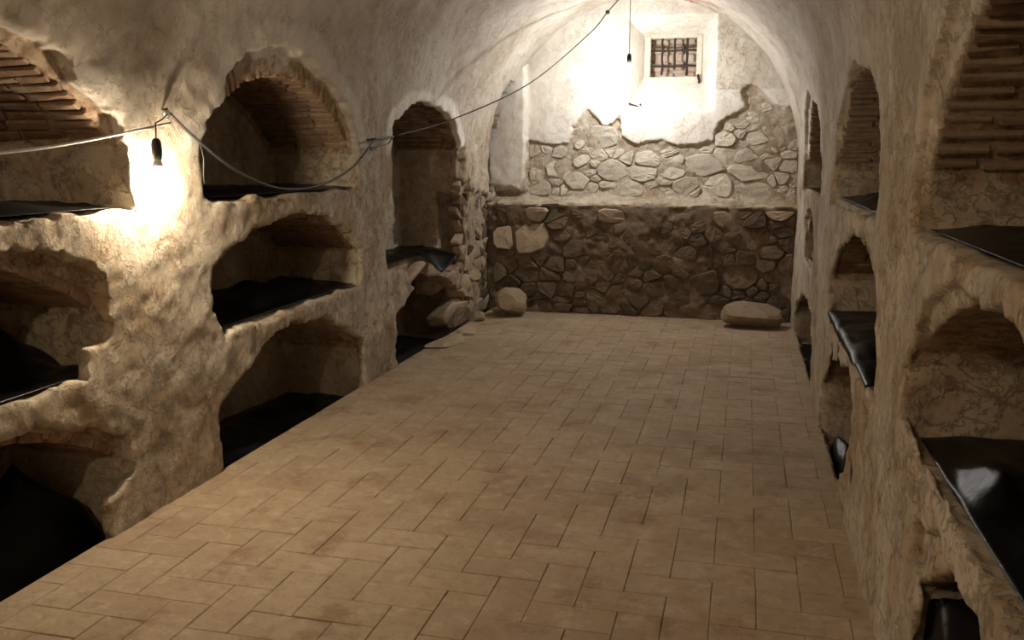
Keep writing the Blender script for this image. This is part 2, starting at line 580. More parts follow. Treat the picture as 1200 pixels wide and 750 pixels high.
def build_side_wall(name, side, niches, mat, h=0.016):
    ya, yb, za, zb = 0.8, 9.62, -0.16, 2.50
    ys = np.arange(ya, yb + h / 2, h)
    zs = np.arange(za, zb + h / 2, h)
    ring_d = RING if side < 0 else RING_R
    us = np.arange(-0.80, 0.36, h)            # u: towards the room, 0 = nominal wall plane
    Yg, Zg = np.meshgrid(ys, zs, indexing='ij')
    hw = profile(Zg, Yg)
    us0 = HW - hw                              # where the curved surface starts, measured from the wall plane
    dz = np.gradient(us0, h, axis=1)
    cosn = 1 / np.sqrt(1 + dz * dz)
    xs = XL + us if side < 0 else XR - us
    nx = xs if side < 0 else xs[::-1]
    rough = rough_grid(nx, ys, zs)
    if side > 0:
        rough = rough[::-1]
    n2 = noise_grid(np.array([0.3]), ys, zs, 9.0, 4)[0] * 0.016 + noise_grid(np.array([1.7]), ys, zs, 22.0, 2)[0] * 0.014 + noise_grid(np.array([2.7]), ys, zs, 46.0, 3)[0] * 0.008
    rub = np.zeros_like(Yg)
    if side < 0:   # the ruined end of the third bay: plaster lost down to the rubble
        rub = smooth((Yg - 8.30) / 0.1) * smooth((1.34 + 0.25 * (8.75 - Yg) + n2 * 3 - Zg) / 0.08)
        rub = np.maximum(rub, smooth((Yg - 8.08) / 0.06) * smooth((8.42 - Yg + n2 * 2) / 0.06) * smooth((1.75 - Zg) / 0.06))
    lump = np.zeros_like(Yg)
    if side < 0:   # knocked-about pillar under the bulb
        lump = smooth((Yg - 2.9) / 0.3) * smooth((4.35 - Yg) / 0.3) * smooth((1.55 - Zg) / 0.3)
    U = us[:, None, None].astype(np.float32)
    us0 = us0.astype(np.float32); n2 = n2.astype(np.float32)
    Fv = ((U - (us0 - 0.07 * rub)[None]) * cosn[None]).astype(np.float32)
    for k, nd in niches.items():
        so = (poly_sd(nd['open'], Yg, Zg) + n2).astype(np.float32)
        if nd['inner'] is None:
            cav = np.minimum(-so[None], U + 0.30)
        else:
            si = inner_sd(nd['inner'], Yg, Zg, 0.014).astype(np.float32)
            si_n = si + n2 * 0.25
            cav = np.minimum(-so[None], U + ring_d - np.minimum(us0, 0.2)[None])
            if k == 'L3T':
                cav = np.minimum(-so[None], U + 0.28)
            cav = np.maximum(cav, np.minimum(np.minimum(-si_n[None], U + DEPTH), 0.02 - U + us0[None]))
            cav = np.minimum(cav, np.maximum(-(so[None] - 0.0), -(U + ring_d * 0.65)))   # the lip in front keeps the ragged outline
        Fv = smax(Fv, cav.astype(np.float32), 0.008)
    amp = (0.011 + 0.012 * smooth((1.6 - Zg) / 0.8) * 0.5 + 0.022 * rub)[None] * (1 - 0.5 * lump)[None] * (1.0 if side < 0 else 0.7)
    inside = smooth((-(U) - 0.12) / 0.1)
    Fv = Fv + rough * amp * (1 - 0.55 * inside)
    if side > 0:
        Fv = Fv[::-1]
        org = (XR - us[-1], ya, za)
    else:
        org = (XL + us[0], ya, za)
    V, Q = surface_nets(np.ascontiguousarray(Fv, np.float32), org, h)
    cz = V[Q].mean(1)
    depth_u = (V[:, 0] - XL) if side < 0 else (XR - V[:, 0])
    hid = (cz[:, 2] > 2.46)
    du = (cz[:, 0] - XL) if side < 0 else (XR - cz[:, 0])
    Q = Q[~hid & (du > -0.78)]
    used = np.zeros(len(V), bool); used[Q.ravel()] = True
    remap = np.cumsum(used) - 1
    V = V[used]; Q = remap[Q]; depth_u = depth_u[used]
    # masks for lost plaster, soil, fresh white repairs
    y, z = V[:, 1], V[:, 2]
    soil = np.zeros(len(V))
    core = np.zeros(len(V)); white = np.zeros(len(V))
    for k, nd in niches.items():
        if nd['inner'] is None:
            continue
        so = poly_sd(nd['open'], y, z)
        si = inner_sd(nd['inner'], y, z)
        ring = (depth_u < -0.045) & (z > nd['inner'][2] - 0.03) & (so < 0.06) & (si > -0.06)
        core = np.maximum(core, ring * 0.85)
        if k.endswith('T'):
            edge = smooth((0.13 - so + noise_pts(V, 5, 2) * 0.06) / 0.04) * (depth_u > -0.05) * smooth((z - 1.62) / 0.1)
            white = np.maximum(white, edge * {'L3T': 1.0, 'L2T': 0.55, 'L1T': 0.45}.get(k, 0.25))
    if side < 0:
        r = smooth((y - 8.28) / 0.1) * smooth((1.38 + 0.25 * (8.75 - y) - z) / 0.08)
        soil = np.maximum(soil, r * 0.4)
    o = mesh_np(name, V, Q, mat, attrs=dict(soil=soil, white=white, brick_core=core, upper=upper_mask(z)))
    return o


wall_left = structure(build_side_wall('wall_left', -1, NICHES_L, M_PLASTER),
                      'plastered crypt wall with rows of arched burial niches and hanging bulb', 'wall')
wall_right = structure(build_side_wall('wall_right', 1, NICHES_R, M_PLASTER),
                       'plastered crypt wall with arched burial niches facing the bulb pillar', 'wall')

# plain stretches of the side walls behind the camera and the wall that closes the room there


def param_sheet(name, fn, na, nb, mat, parent=None, flip=False, attrs=None):
    A, B = np.meshgrid(np.linspace(0, 1, na), np.linspace(0, 1, nb), indexing='ij')
    V = fn(A.ravel(), B.ravel())
    I = np.arange(na * nb).reshape(na, nb)
    Q = np.stack([I[:-1, :-1], I[1:, :-1], I[1:, 1:], I[:-1, 1:]], -1).reshape(-1, 4)
    if flip:
        Q = Q[:, ::-1]
    return mesh_np(name, V, Q, mat, parent, attrs=attrs(V) if attrs else None)


def zero_attrs(V):
    z = np.zeros(len(V))
    return dict(soil=z, white=z, brick_core=z, upper=upper_mask(V[:, 2]))


def rear_side(sg):
    def fn(a, b):
        y = Y0 + a * (0.84 - Y0); z = -0.1 + b * 2.58
        x = XC + sg * profile(z, y)
        p = np.stack([x, y, z], 1)
        p[:, 0] -= sg * rough_pts(p) * -0.012
        return p
    return fn


for nm, sg, par in (('plain_wall_stretch', -1, wall_left), ('plain_wall_stretch', 1, wall_right)):
    param_sheet(nm, rear_side(sg), 80, 60, M_PLASTER, par, flip=(sg > 0), attrs=zero_attrs)


def rear_end(a, b):
    x = XL - 0.05 + a * (XR - XL + 0.1); z = -0.1 + b * 3.5
    return np.stack([x, np.full_like(x, Y0 + 0.03), z], 1)


structure(param_sheet('wall_front', rear_end, 30, 30, M_PLASTER, flip=True, attrs=zero_attrs), 'plain plastered end wall without niches or window', 'wall')

# ------------------------------------------------------------------ vault


def vault_fn(a, b):
    y = Y0 + a * (9.75 - Y0)
    k = smooth((y - 6.8) / 2.4)
    n = 2.4 + (2.0 - 2.4) * k
    z0 = 1.75 + (1.58 - 1.75) * k
    bb = 3.23 - z0
    th = np.pi * (0.06 + 0.88 * b)
    c, s = np.cos(th), np.sin(th)
    x = XC - HW * np.sign(c) * np.abs(c) ** (2 / n)
    z = z0 + bb * np.abs(s) ** (2 / n)
    # start just below the seam with the side walls
    p = np.stack([x, y, z], 1)
    nrm = np.stack([XC - x, 0 * y, 1.9 - z], 1)
    nrm /= np.linalg.norm(nrm, axis=1)[:, None]
    amp = 0.011
    p -= nrm * (rough_pts(p) * amp)[:, None]
    return p


def vault_attrs(V):
    y = V[:, 1]
    hole = smooth((0.42 - np.hypot((V[:, 0] + 0.80) * 0.8, (y - 9.35) * 1.0) + noise_pts(V, 6, 2) * 0.16) / 0.05)
    z = np.zeros(len(V))
    return dict(soil=z, white=z, brick_core=hole * (noise_pts(V, 11, 1) > 0.0), upper=upper_mask(V[:, 2]))


def build_vault():
    o = param_sheet('ceiling', vault_fn, 420, 160, M_VAULT, flip=False, attrs=vault_attrs)
    me = o.data
    bm = bmesh.new(); bm.from_mesh(me)
    kill = [v for v in bm.verts if v.co.z < 2.40]
    bmesh.ops.delete(bm, geom=kill, context='VERTS')
    bm.to_mesh(me); bm.free()
    return o


ceiling = structure(build_vault(), 'whitewashed barrel vault stained by smoke', 'ceiling')

# ------------------------------------------------------------------ far wall with ledge, window recess and lost plaster
PLASTER_EDGE = [(-2.7, 1.26), (-2.33, 1.28), (-2.27, 1.5), (-2.259, 1.811), (-1.979, 1.748), (-1.814, 1.783), (-1.78, 1.942), (-1.619, 2.13), (-1.546, 2.045), (-1.472, 1.965), (-1.401, 1.974),
                (-1.331, 2.025), (-1.297, 2.06), (-1.291, 1.851), (-1.121, 1.763), (-0.859, 1.806), (-0.64, 1.745), (-0.318, 1.803), (-0.304, 1.888),
                (-0.282, 1.973), (-0.209, 2.039), (-0.046, 2.121), (-0.023, 2.162), (-0.07, 2.279), (0.01, 2.336), (0.094, 2.293), (0.222, 2.175),
                (0.306, 2.125), (0.7, 2.123), (0.7, 3.6), (-2.7, 3.6)]
LEDGE_Z = 1.16


def build_back():
    h = 0.016
    xs = np.arange(-2.80, 0.70, h); ys = np.arange(9.12, 10.40, h); zs = np.arange(-0.14, 3.44, h)
    Xg, Zg = np.meshgrid(xs, zs, indexing='ij')
    n2 = noise_grid(xs, np.array([0.4]), zs, 9.0, 4)[:, 0] * 0.02 + noise_grid(xs, np.array([2.4]), zs, 24.0, 2)[:, 0] * 0.016 + noise_grid(xs, np.array([3.4]), zs, 46.0, 3)[:, 0] * 0.008
    sp = poly_sd(PLASTER_EDGE, Xg, Zg) + n2
    plas = smooth(-sp / 0.014)
    front = 9.538 - 0.040 * plas - 0.04 * smooth((1.35 - Zg) / 0.2)
    # whitewashed pier in the left corner
    pier = smooth((-2.27 - Xg + n2 * 0.7) / 0.03) * smooth((Zg - 1.28 + n2 * 2) / 0.05)
    front = front - 0.09 * pier
    low = 9.30 + 0.0 * Xg
    rough = rough_grid(xs, ys, zs)
    Yv = ys[None, :, None]; X3 = Xg[:, None, :]; Z3 = Zg[:, None, :]
    F_up = front[:, None, :] - Yv
    ledge = LEDGE_Z + 0.07 * np.clip((Yv - 9.30) / 0.22, 0, 1)
    F_low = np.maximum(low[:, None, :] - Yv, Z3 - ledge)          # air in front of or above the bench
    Fv = np.minimum(F_up, F_low)
    # splayed recess of the window: (positive inside the cut)
    d = Yv - 9.5
    cut = np.minimum(np.minimum(X3 + 1.225 - 0.28 * d, -0.345 - 0.36 * d - X3), np.minimum(Z3 - 2.10 - 0.80 * d, 3.035 - 0.30 * d - Z3))
    cut = np.minimum(cut, 9.95 - Yv)
    Fv = smax(Fv, cut, 0.02)
    hole = np.minimum(np.minimum(X3 + 1.07, -0.53 - X3), np.minimum(Z3 - 2.48, 2.885 - Z3))
    hole = np.minimum(hole, 10.22 - Yv)
    Fv = smax(Fv, hole, 0.015)
    ampz = 0.008 + 0.020 * (1 - plas) * (1 - pier) + 0.018 * smooth((1.12 - Zg) / 0.05)
    Fv = Fv + rough * ampz[:, None, :] * np.where(Yv > 9.62, 0.45, 1.0)
    V, Q = surface_nets(np.ascontiguousarray(Fv, np.float32), (xs[0], ys[0], zs[0]), h)
    x, y, z = V.T
    spv = poly_sd(PLASTER_EDGE, x, z) + noise_pts(V, 9, 4) * 0.02
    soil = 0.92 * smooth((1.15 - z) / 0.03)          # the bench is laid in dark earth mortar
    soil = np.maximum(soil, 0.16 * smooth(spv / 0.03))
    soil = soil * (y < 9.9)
    white = smooth(-spv / 0.03) * 0.9
    white = np.where((x > -0.34) & (z > 2.3) & (y < 9.56), 0.55 * white, white)
    core = smooth((y - 9.99) / 0.05) * 0.3
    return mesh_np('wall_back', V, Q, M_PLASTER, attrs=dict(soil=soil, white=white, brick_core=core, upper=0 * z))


wall_back = structure(build_back(), 'far rubble wall with patchy white plaster, ledge and barred window', 'wall')

# ------------------------------------------------------------------ floor
floor_bm = bmesh.new()
v = [floor_bm.verts.new(p) for p in ((XL - 0.03, Y0, -0.0045), (XR + 0.03, Y0, -0.0045), (XR + 0.03, 9.4, -0.0045), (XL - 0.03, 9.4, -0.0045))]
floor_bm.faces.new(v)
r = bmesh.ops.extrude_face_region(floor_bm, geom=floor_bm.faces[:])
for e in r['geom']:
    if isinstance(e, bmesh.types.BMVert):
        e.co.z -= 0.12
bmesh.ops.recalc_face_normals(floor_bm, faces=floor_bm.faces)
floor = structure(from_bm('floor', floor_bm, M_JOINT), 'worn terracotta floor tiles laid in herringbone', 'floor')


def box_mesh(name, sx, sy, sz, bev, jit, mat, seed, seg=1):
    bm = bmesh.new()
    bmesh.ops.create_cube(bm, size=1.0)
    rs = np.random.RandomState(seed)
    for vv in bm.verts:
        vv.co = Vector((vv.co.x * sx, vv.co.y * sy, vv.co.z * sz)) + Vector(rs.uniform(-jit, jit, 3))
    bmesh.ops.bevel(bm, geom=bm.edges[:], offset=bev, segments=seg, affect='EDGES', profile=0.5)
    me = bpy.data.meshes.new(name)
    bm.to_mesh(me); bm.free()
    me.materials.append(mat)
    return me


TP = 0.1642           # tile pitch: a tile is one by two pitches
TX0, TY0 = -0.712, 3.052
TILE_VAR = [box_mesh('floor_tile', 2 * TP - 0.002, TP - 0.002, 0.03, 0.0028, 0.0012, M_TILE, 100 + i) for i in range(8)]
cam_fw = Vector((-math.sin(YAW) * math.cos(PITCH), math.cos(YAW) * math.cos(PITCH), -math.sin(PITCH)))
cam_rt = Vector((math.cos(YAW), math.sin(YAW), 0))
cam_up = cam_rt.cross(cam_fw)


def in_view(p):
    q = Vector(p) - cam.location
    d = q.dot(cam_fw)
    if d < 0.2:
        return None
    sx, sy = 600 + F_PX * q.dot(cam_rt) / d, 375 - F_PX * q.dot(cam_up) / d
    return (sx, sy, d) if -20 < sx < 1220 and -20 < sy < 770 else None


tiles = []
for i in range(-16, 10):
    for j in range(-36, 42):
        k = (i - j) % 4
        if k == 0:      # lower cell of an upright tile
            x0, x1, ya, yb = TX0 + i * TP, TX0 + (i + 1) * TP, TY0 + j * TP, TY0 + (j + 2) * TP
            vert = True
        elif k == 1:    # left cell of a lying tile
            x0, x1, ya, yb = TX0 + i * TP, TX0 + (i + 2) * TP, TY0 + j * TP, TY0 + (j + 1) * TP
            vert = False
        else:
            continue
        x0, x1 = max(x0, XL - 0.02), min(x1, XR + 0.02)
        yb = min(yb, 9.36); ya = max(ya, Y0)
        if x1 - x0 < 0.03 or yb - ya < 0.03:
            continue
        c = ((x0 + x1) / 2, (ya + yb) / 2)
        s = in_view((c[0], c[1], 0))
        area = 0
        if s:
            area = (x1 - x0) * (yb - ya) / s[2] ** 3
        tiles.append((area, x0, x1, ya, yb, vert))
tiles.sort(key=lambda t: -t[0])
rs = np.random.RandomState(11)
far_bm = bmesh.new()
for n, (area, x0, x1, ya, yb, vert) in enumerate(tiles):
    L, W = ((yb - ya), (x1 - x0)) if vert else ((x1 - x0), (yb - ya))
    mtx = Matrix.Translation(((x0 + x1) / 2, (ya + yb) / 2, -0.0150 + rs.uniform(-0.001, 0.001))) @ \
        Euler((rs.uniform(-0.004, 0.004), rs.uniform(-0.003, 0.003), (math.pi / 2 if vert else 0) + rs.uniform(-0.008, 0.008))).to_matrix().to_4x4() @ \
        Matrix.Diagonal((L / (2 * TP), W / TP, 1, 1))
    me = TILE_VAR[rs.randint(8)]
    if n < 300 and area > 0:
        o = bpy.data.objects.new('floor_tile', me)
        link(o, floor)
        o.matrix_local = mtx
    else:
        nv = len(far_bm.verts)
        far_bm.from_mesh(me)
        far_bm.verts.ensure_lookup_table()
        for vv in far_bm.verts[nv:]:
            vv.co = mtx @ vv.co
o = from_bm('floor_tile_field', far_bm, M_TILE, floor)
o['kind'] = 'stuff'

# ------------------------------------------------------------------ brickwork of the niche vaults
BR_TOP = [box_mesh('brick', 0.22, 0.046, 0.13, 0.006, 0.006, M_BRICK, 200 + i) for i in range(6)]
BR_DUSTY = [box_mesh('brick', 0.22, 0.036, 0.13, 0.008, 0.006, M_BRICK_DUSTY, 210 + i) for i in range(6)]
BR_RING = [box_mesh('brick', 0.14, 0.052, 0.15, 0.007, 0.008, M_BRICK_PALE, 220 + i) for i in range(5)]
BR_FLAT = [box_mesh('brick', 0.265, 0.132, 0.05, 0.005, 0.004, M_BRICK, 240 + i) for i in range(5)]


def niche_bricks(wall, side, niches):
    rs = np.random.RandomState(31 if side < 0 else 32)
    hidden = bmesh.new()
    singles = 0
    for key, nd in niches.items():
        if nd['inner'] is None:
            continue
        c, cz, R = arc_of(nd['inner'])
        ya, yb, zs, za, zb = nd['inner']
        top = key.endswith('T')
        if key in ('R1M', 'R1B', 'L2B', 'L3B'):
            continue
        half = math.asin(min(1, (yb - ya) / 2 / R))
        if top:
            pitch = 0.058
            rows = ([(0.14, BR_RING)] + [(0.22, BR_TOP)] * 3) if key in ('L2T', 'L3T') else [(0.22, BR_TOP)] * 4 if side < 0 else [(0.22, BR_DUSTY)] * 4
        else:
            pitch = 0.139
            rows = [(0.265, BR_FLAT)] * 2
        nc = int(2 * half * R / pitch)
        for q in range(nc):
            th = -half + (q + 0.5) * 2 * half / nc       # 0 at the crown, + towards larger y
            xx = (RING if side < 0 else RING_R) - 0.008 + rs.uniform(-0.01, 0.01) + (0.02 if key == 'L1T' else 0.01 if side > 0 else 0)
            if not top and q % 2:
                rows_q = [(0.13, BR_FLAT)] + rows
            else:
                rows_q = rows
            # the vault face leans in with the room's vault
            zt = cz + R * math.cos(th); yt = c + R * math.sin(th)
            lean = HW - float(profile(np.array(zt), np.array(yt)))
            xx -= min(lean, 0.2)
            if key == 'L3T':
                pass
            for qi, (L, var) in enumerate(rows_q):
                L = L * (rs.uniform(0.6, 1.15) if qi == 0 and top else 1.0)
                if xx + L > DEPTH + 0.05:
                    L2 = DEPTH + 0.05 - xx
                else:
                    L2 = L
                if L2 < 0.05:
                    break
                me = var[rs.randint(len(var))]
                ln = 0.14 if var is BR_RING else 0.22 if top else 0.265
                hz = 0.15 if var is BR_RING else (0.13 if top else 0.05)
                rad = R + hz / 2 - 0.004 + rs.uniform(-0.006, 0.006)
                u = -(xx + L2 / 2)
                x = XL + u if side < 0 else XR - u
                rot = Matrix(((1, 0, 0, 0), (0, math.cos(th), math.sin(th), 0), (0, -math.sin(th), math.cos(th), 0), (0, 0, 0, 1)))
                mtx = Matrix.Translation((x, c + rad * math.sin(th), cz + rad * math.cos(th))) @ rot @ \
                    Euler((rs.uniform(-0.04, 0.04), rs.uniform(-0.02, 0.02), rs.uniform(-0.02, 0.02))).to_matrix().to_4x4() @ \
                    Matrix.Diagonal(((L2 - 0.008) / ln, min(1.0, (2 * half * R / nc - 0.010) / (0.052 if var is BR_RING else 0.036 if var is BR_DUSTY else 0.046 if top else 0.132)) * (0.74 if var is BR_DUSTY else 1), 1, 1))
                ip = mtx.to_translation()
                s = in_view(ip)
                front_ring = var is BR_RING and key in ('L1T', 'L2T')
                seen = s and (th > -0.12 or front_ring) and s[2] < 7.2 and singles < 300
                if key in ('L3T', 'L3B', 'R3T', 'R3M', 'R3B', 'L1B', 'L2B', 'R2B', 'R1B'):
                    seen = seen and key == 'L3T'
                if seen:
                    o = bpy.data.objects.new('brick', me); link(o, wall); o.matrix_local = mtx
                    singles += 1
                else:
                    nv = len(hidden.verts)
                    hidden.from_mesh(me)
                    hidden.verts.ensure_lookup_table()
                    for vv in hidden.verts[nv:]:
                        vv.co = mtx @ vv.co
                xx += L2 + 0.004
    o = from_bm('brickwork', hidden, M_BRICK, wall)
    o['kind'] = 'stuff'


niche_bricks(wall_left, -1, NICHES_L)
niche_bricks(wall_right, 1, NICHES_R)


# ------------------------------------------------------------------ stones
def stone_mesh(name, seed, sub, boxy, rough, mat, facet=0):
    rs = np.random.RandomState(seed)
    bm = bmesh.new()
    bmesh.ops.create_icosphere(bm, subdivisions=sub, radius=1.0)
    V = np.array([v.co for v in bm.verts])
    V = np.sign(V) * np.abs(V) ** boxy
    V /= np.abs(V).max(0)
    for k in range(facet):                       # cut flat faces
        d = rs.normal(size=3); d /= np.linalg.norm(d)
        lim = rs.uniform(0.62, 0.85)
        over = np.maximum(V @ d - lim, 0)
        V -= over[:, None] * d * 0.97
    nn = noise_pts(V * 0.35 + seed * 1.7, 3.0, 1 + seed % 3) + 0.5 * noise_pts(V * 0.35 + seed * 0.7, 7.0, 2)
    V *= (1 + rough * nn)[:, None]
    for v, co in zip(bm.verts, V):
        v.co = co
    me = bpy.data.meshes.new(name)
    bm.to_mesh(me); bm.free()
    for p in me.polygons:
        p.use_smooth = True
    me.materials.append(mat)
    return me


def variants(mat, n, seed, sub=2, boxy=0.62, rough=0.16, facet=3):
    return [stone_mesh('stone', seed + i, sub, boxy, rough, mat, facet) for i in range(n)]


SV_UP = variants(M_STONE_UP, 4, 300)
SV_LOW = variants(M_STONE_LOW, 8, 330, rough=0.22)
SV_PALE = variants(M_STONE_PALE, 4, 360, sub=3, boxy=0.42, rough=0.12, facet=5)


def put_stone(me, parent, loc, size, rot):
    o = bpy.data.objects.new('stone', me)
    link(o, parent)
    o.location = loc; o.scale = size; o.rotation_euler = rot
    return o


UP = [(-1.48, 1.85, 0.179, 0.114), (-1.37, 1.5, 0.126, 0.132), (-1.01, 1.61, 0.158, 0.061), (-1.04, 1.48, 0.15, 0.079), (-0.74, 1.61, 0.078, 0.043), (-0.74, 1.48, 0.13, 0.07),
      (-0.61, 1.35, 0.13, 0.078), (-0.8, 1.39, 0.061, 0.035), (-0.44, 1.57, 0.17, 0.103), (-0.28, 1.36, 0.085, 0.112), (0.07, 1.83, 0.099, 0.067), (0.05, 1.48, 0.191, 0.111),
      (0.08, 1.32, 0.224, 0.077), (-0.22, 1.82, 0.126, 0.059), (0.34, 1.88, 0.073, 0.083), (-1.95, 1.52, 0.12, 0.107), (-1.74, 1.38, 0.11, 0.09), (-2.14, 1.61, 0.075, 0.045),
      (-2.19, 1.43, 0.075, 0.072), (-2.1, 1.32, 0.094, 0.045), (-0.84, 1.76, 0.148, 0.06), (-1.15, 1.32, 0.116, 0.062), (0.36, 1.42, 0.057, 0.051), (-0.02, 1.65, 0.1, 0.059)]
LOW = [(-2.19, 0.79, 0.177, 0.181), (-2.49, 0.77, 0.114, 0.119), (-2.13, 1.1, 0.175, 0.063), (-1.71, 0.91, 0.1, 0.054), (-1.32, 1.05, 0.115, 0.088), (-1.72, 0.68, 0.118, 0.099),
       (-1.94, 0.69, 0.074, 0.063), (-0.14, 0.99, 0.075, 0.085), (0.26, 0.7, 0.09, 0.068), (-0.68, 0.77, 0.112, 0.061), (-0.45, 0.81, 0.076, 0.061), (-0.56, 0.67, 0.111, 0.061),
       (-0.66, 0.36, 0.078, 0.071), (-0.01, 0.44, 0.175, 0.113), (-0.35, 0.36, 0.111, 0.141), (0.37, 1.08, 0.065, 0.067)]


def fill(rs, placed, n, xr, zr, smin, smax_, ok, squash=0.7, gap=0.85):
    out = []
    tries = 0
    while len(out) < n and tries < 9000:
        tries += 1
        w = smin + (smax_ - smin) * rs.rand() ** 1.6
        hh = w * rs.uniform(squash - 0.2, squash + 0.15)
        x, z = rs.uniform(*xr), rs.uniform(*zr)
        if not ok(x, z):
            continue
        if any(((x - a) / (w + c)) ** 2 + ((z - b) / (hh + d)) ** 2 < gap for a, b, c, d in placed + out):
            continue
        out.append((x, z, w, hh))
    return out


rs = np.random.RandomState(5)


def bare_upper(x, z):
    return float(poly_sd(PLASTER_EDGE, np.array([x]), np.array([z]))[0]) > 0.03 and z > 1.27




def cells(sites, xr, zr, aniso):
    """power diagram cells of weighted sites, as polygons"""
    S = [(x, z * aniso, 0.5 * (w + hh * aniso)) for x, z, w, hh in sites]
    out = []
    for i, (x, z, w) in enumerate(S):
        P = [(xr[0], zr[0] * aniso), (xr[1], zr[0] * aniso), (xr[1], zr[1] * aniso), (xr[0], zr[1] * aniso)]
        for j, (x2, z2, w2) in enumerate(S):
            if i == j or (x - x2) ** 2 + (z - z2) ** 2 > 1.0:
                continue
            nx, nz = x2 - x, z2 - z
            lim = (x2 * x2 + z2 * z2 - w2 * w2 - x * x - z * z + w * w) / 2
            Q = []
            for k in range(len(P)):
                a_, b_ = P[k], P[(k + 1) % len(P)]
                da, db = a_[0] * nx + a_[1] * nz - lim, b_[0] * nx + b_[1] * nz - lim
                if da <= 0:
                    Q.append(a_)
                if (da < 0) != (db < 0):
                    t = da / (da - db)
                    Q.append((a_[0] + (b_[0] - a_[0]) * t, a_[1] + (b_[1] - a_[1]) * t))
            P = Q
            if len(P) < 3:
                break
        out.append([(p[0], p[1] / aniso) for p in P] if len(P) >= 3 else None)
    return out


def cell_stone(poly, y, mat, parent, rs, gap, bulge, tilt, x_face=None):
    """a rubble stone filling one cell: rounded irregular outline, domed face, seated in the wall"""
    P = np.array(poly)
    c = P.mean(0)
    ext = P.max(0) - P.min(0)
    if min(ext) < 0.035:
        return
    f = np.clip(1 - gap / (0.5 * ext.mean()), 0.55, 0.97)
    P = c + (P - c) * f
    for _ in range(1):
        P = np.concatenate([[0.80 * P[k] + 0.20 * P[(k + 1) % len(P)], 0.20 * P[k] + 0.80 * P[(k + 1) % len(P)]] for k in range(len(P))])
        P = P[np.hypot(*(P - np.roll(P, 1, 0)).T) > 0.006]
    if len(P) > 14:
        P = P[::2]
    n = len(P)
    P = c + (P - c) * (1 + rs.uniform(-0.07, 0.05, n))[:, None]
    ta, tb = rs.uniform(-tilt, tilt, 2)

    def lay(sc, dy, jit):
        q = c + (P - c) * sc
        return [(a - c[0], dy + ta * (a - c[0]) + tb * (b - c[1]) + rs.uniform(-jit, jit), b - c[1]) for a, b in q]
    V = lay(1.03, 0.07, 0) + lay(1.0, 0.006, 0.004) + lay(0.92, -bulge * 0.85, 0.004) + lay(0.5, -bulge, 0.006) + [(0, -bulge - rs.uniform(0, 0.006), 0)]
    F = []
    for r_ in range(3):
        for k in range(n):
            k2 = (k + 1) % n
            F.append((r_ * n + k, r_ * n + k2, (r_ + 1) * n + k2, (r_ + 1) * n + k))
    for k in range(n):
        F.append((3 * n + k, 3 * n + (k + 1) % n, 4 * n))
    me = bpy.data.meshes.new('stone')
    me.from_pydata(V, [], F)
    bm = bmesh.new(); bm.from_mesh(me)
    bmesh.ops.recalc_face_normals(bm, faces=bm.faces)
    bm.to_mesh(me); bm.free()
    me.materials.append(mat)
    o = bpy.data.objects.new('stone', me)
    link(o, parent)
    o.location = (c[0], y, c[1])
    if x_face is not None:          # the same stone set in a side wall, facing +x
        o.location = (x_face, c[0], c[1]); o.rotation_euler = (0, 0, math.pi / 2)


def anywhere(x, z):
    return True


sites = UP + fill(rs, UP, 150, (-2.25, 0.47), (1.25, 2.32), 0.035, 0.10, lambda x, z: True, gap=0.95)
for (x, z, w, hh), P in zip(sites, cells(sites, (-2.27, 0.5), (1.23, 2.36), 1.45)):
    if P and bare_upper(x, z):
        cell_stone(P, 9.532 + rs.uniform(-0.008, 0.014), M_STONE_UP, wall_back, rs, 0.006, rs.uniform(0.004, 0.020), 0.14)
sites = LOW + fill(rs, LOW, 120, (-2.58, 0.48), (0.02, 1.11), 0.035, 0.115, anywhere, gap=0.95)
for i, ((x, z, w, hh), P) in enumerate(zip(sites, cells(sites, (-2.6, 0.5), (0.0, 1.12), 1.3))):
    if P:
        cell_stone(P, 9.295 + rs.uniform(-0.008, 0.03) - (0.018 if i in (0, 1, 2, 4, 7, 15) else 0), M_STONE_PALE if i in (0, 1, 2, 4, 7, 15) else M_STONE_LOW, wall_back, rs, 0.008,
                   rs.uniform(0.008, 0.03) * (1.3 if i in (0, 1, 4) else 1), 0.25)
# thin flat edging stones along the lip of the ledge
for i in range(15):
    x = -2.4 + i * 0.198 + rs.uniform(-0.03, 0.03)
    put_stone(SV_PALE[i % 4], wall_back, (x, 9.33, LEDGE_Z - 0.012), (0.085 + rs.uniform(-0.01, 0.02), 0.05, 0.018), (0, rs.uniform(-0.04, 0.04), 0))

# ruined end of the third bay: big blocks and rubble facing
JAMB = [(-2.80, 8.33, 0.11, 0.13, 0.34, 0.135), (-2.755, 8.52, 0.375, 0.10, 0.15, 0.125), (-2.98, 8.28, 0.37, 0.13, 0.14, 0.12), (-2.72, 8.60, 0.60, 0.08, 0.12, 0.095),
        (-2.86, 8.42, 0.58, 0.09, 0.12, 0.08)]
for i, (x, y, z, a, b, c) in enumerate(JAMB):
    put_stone(SV_PALE[i % 4], wall_left, (x, y, z), (a, b, c), (rs.uniform(-0.1, 0.1), rs.uniform(-0.1, 0.1), rs.uniform(-0.1, 0.1)))


def in_rubble(y, z):
    return (y > 8.36 + 0.2 * max(0, 0.7 - z) and z < 1.30 + 0.25 * (8.75 - y))


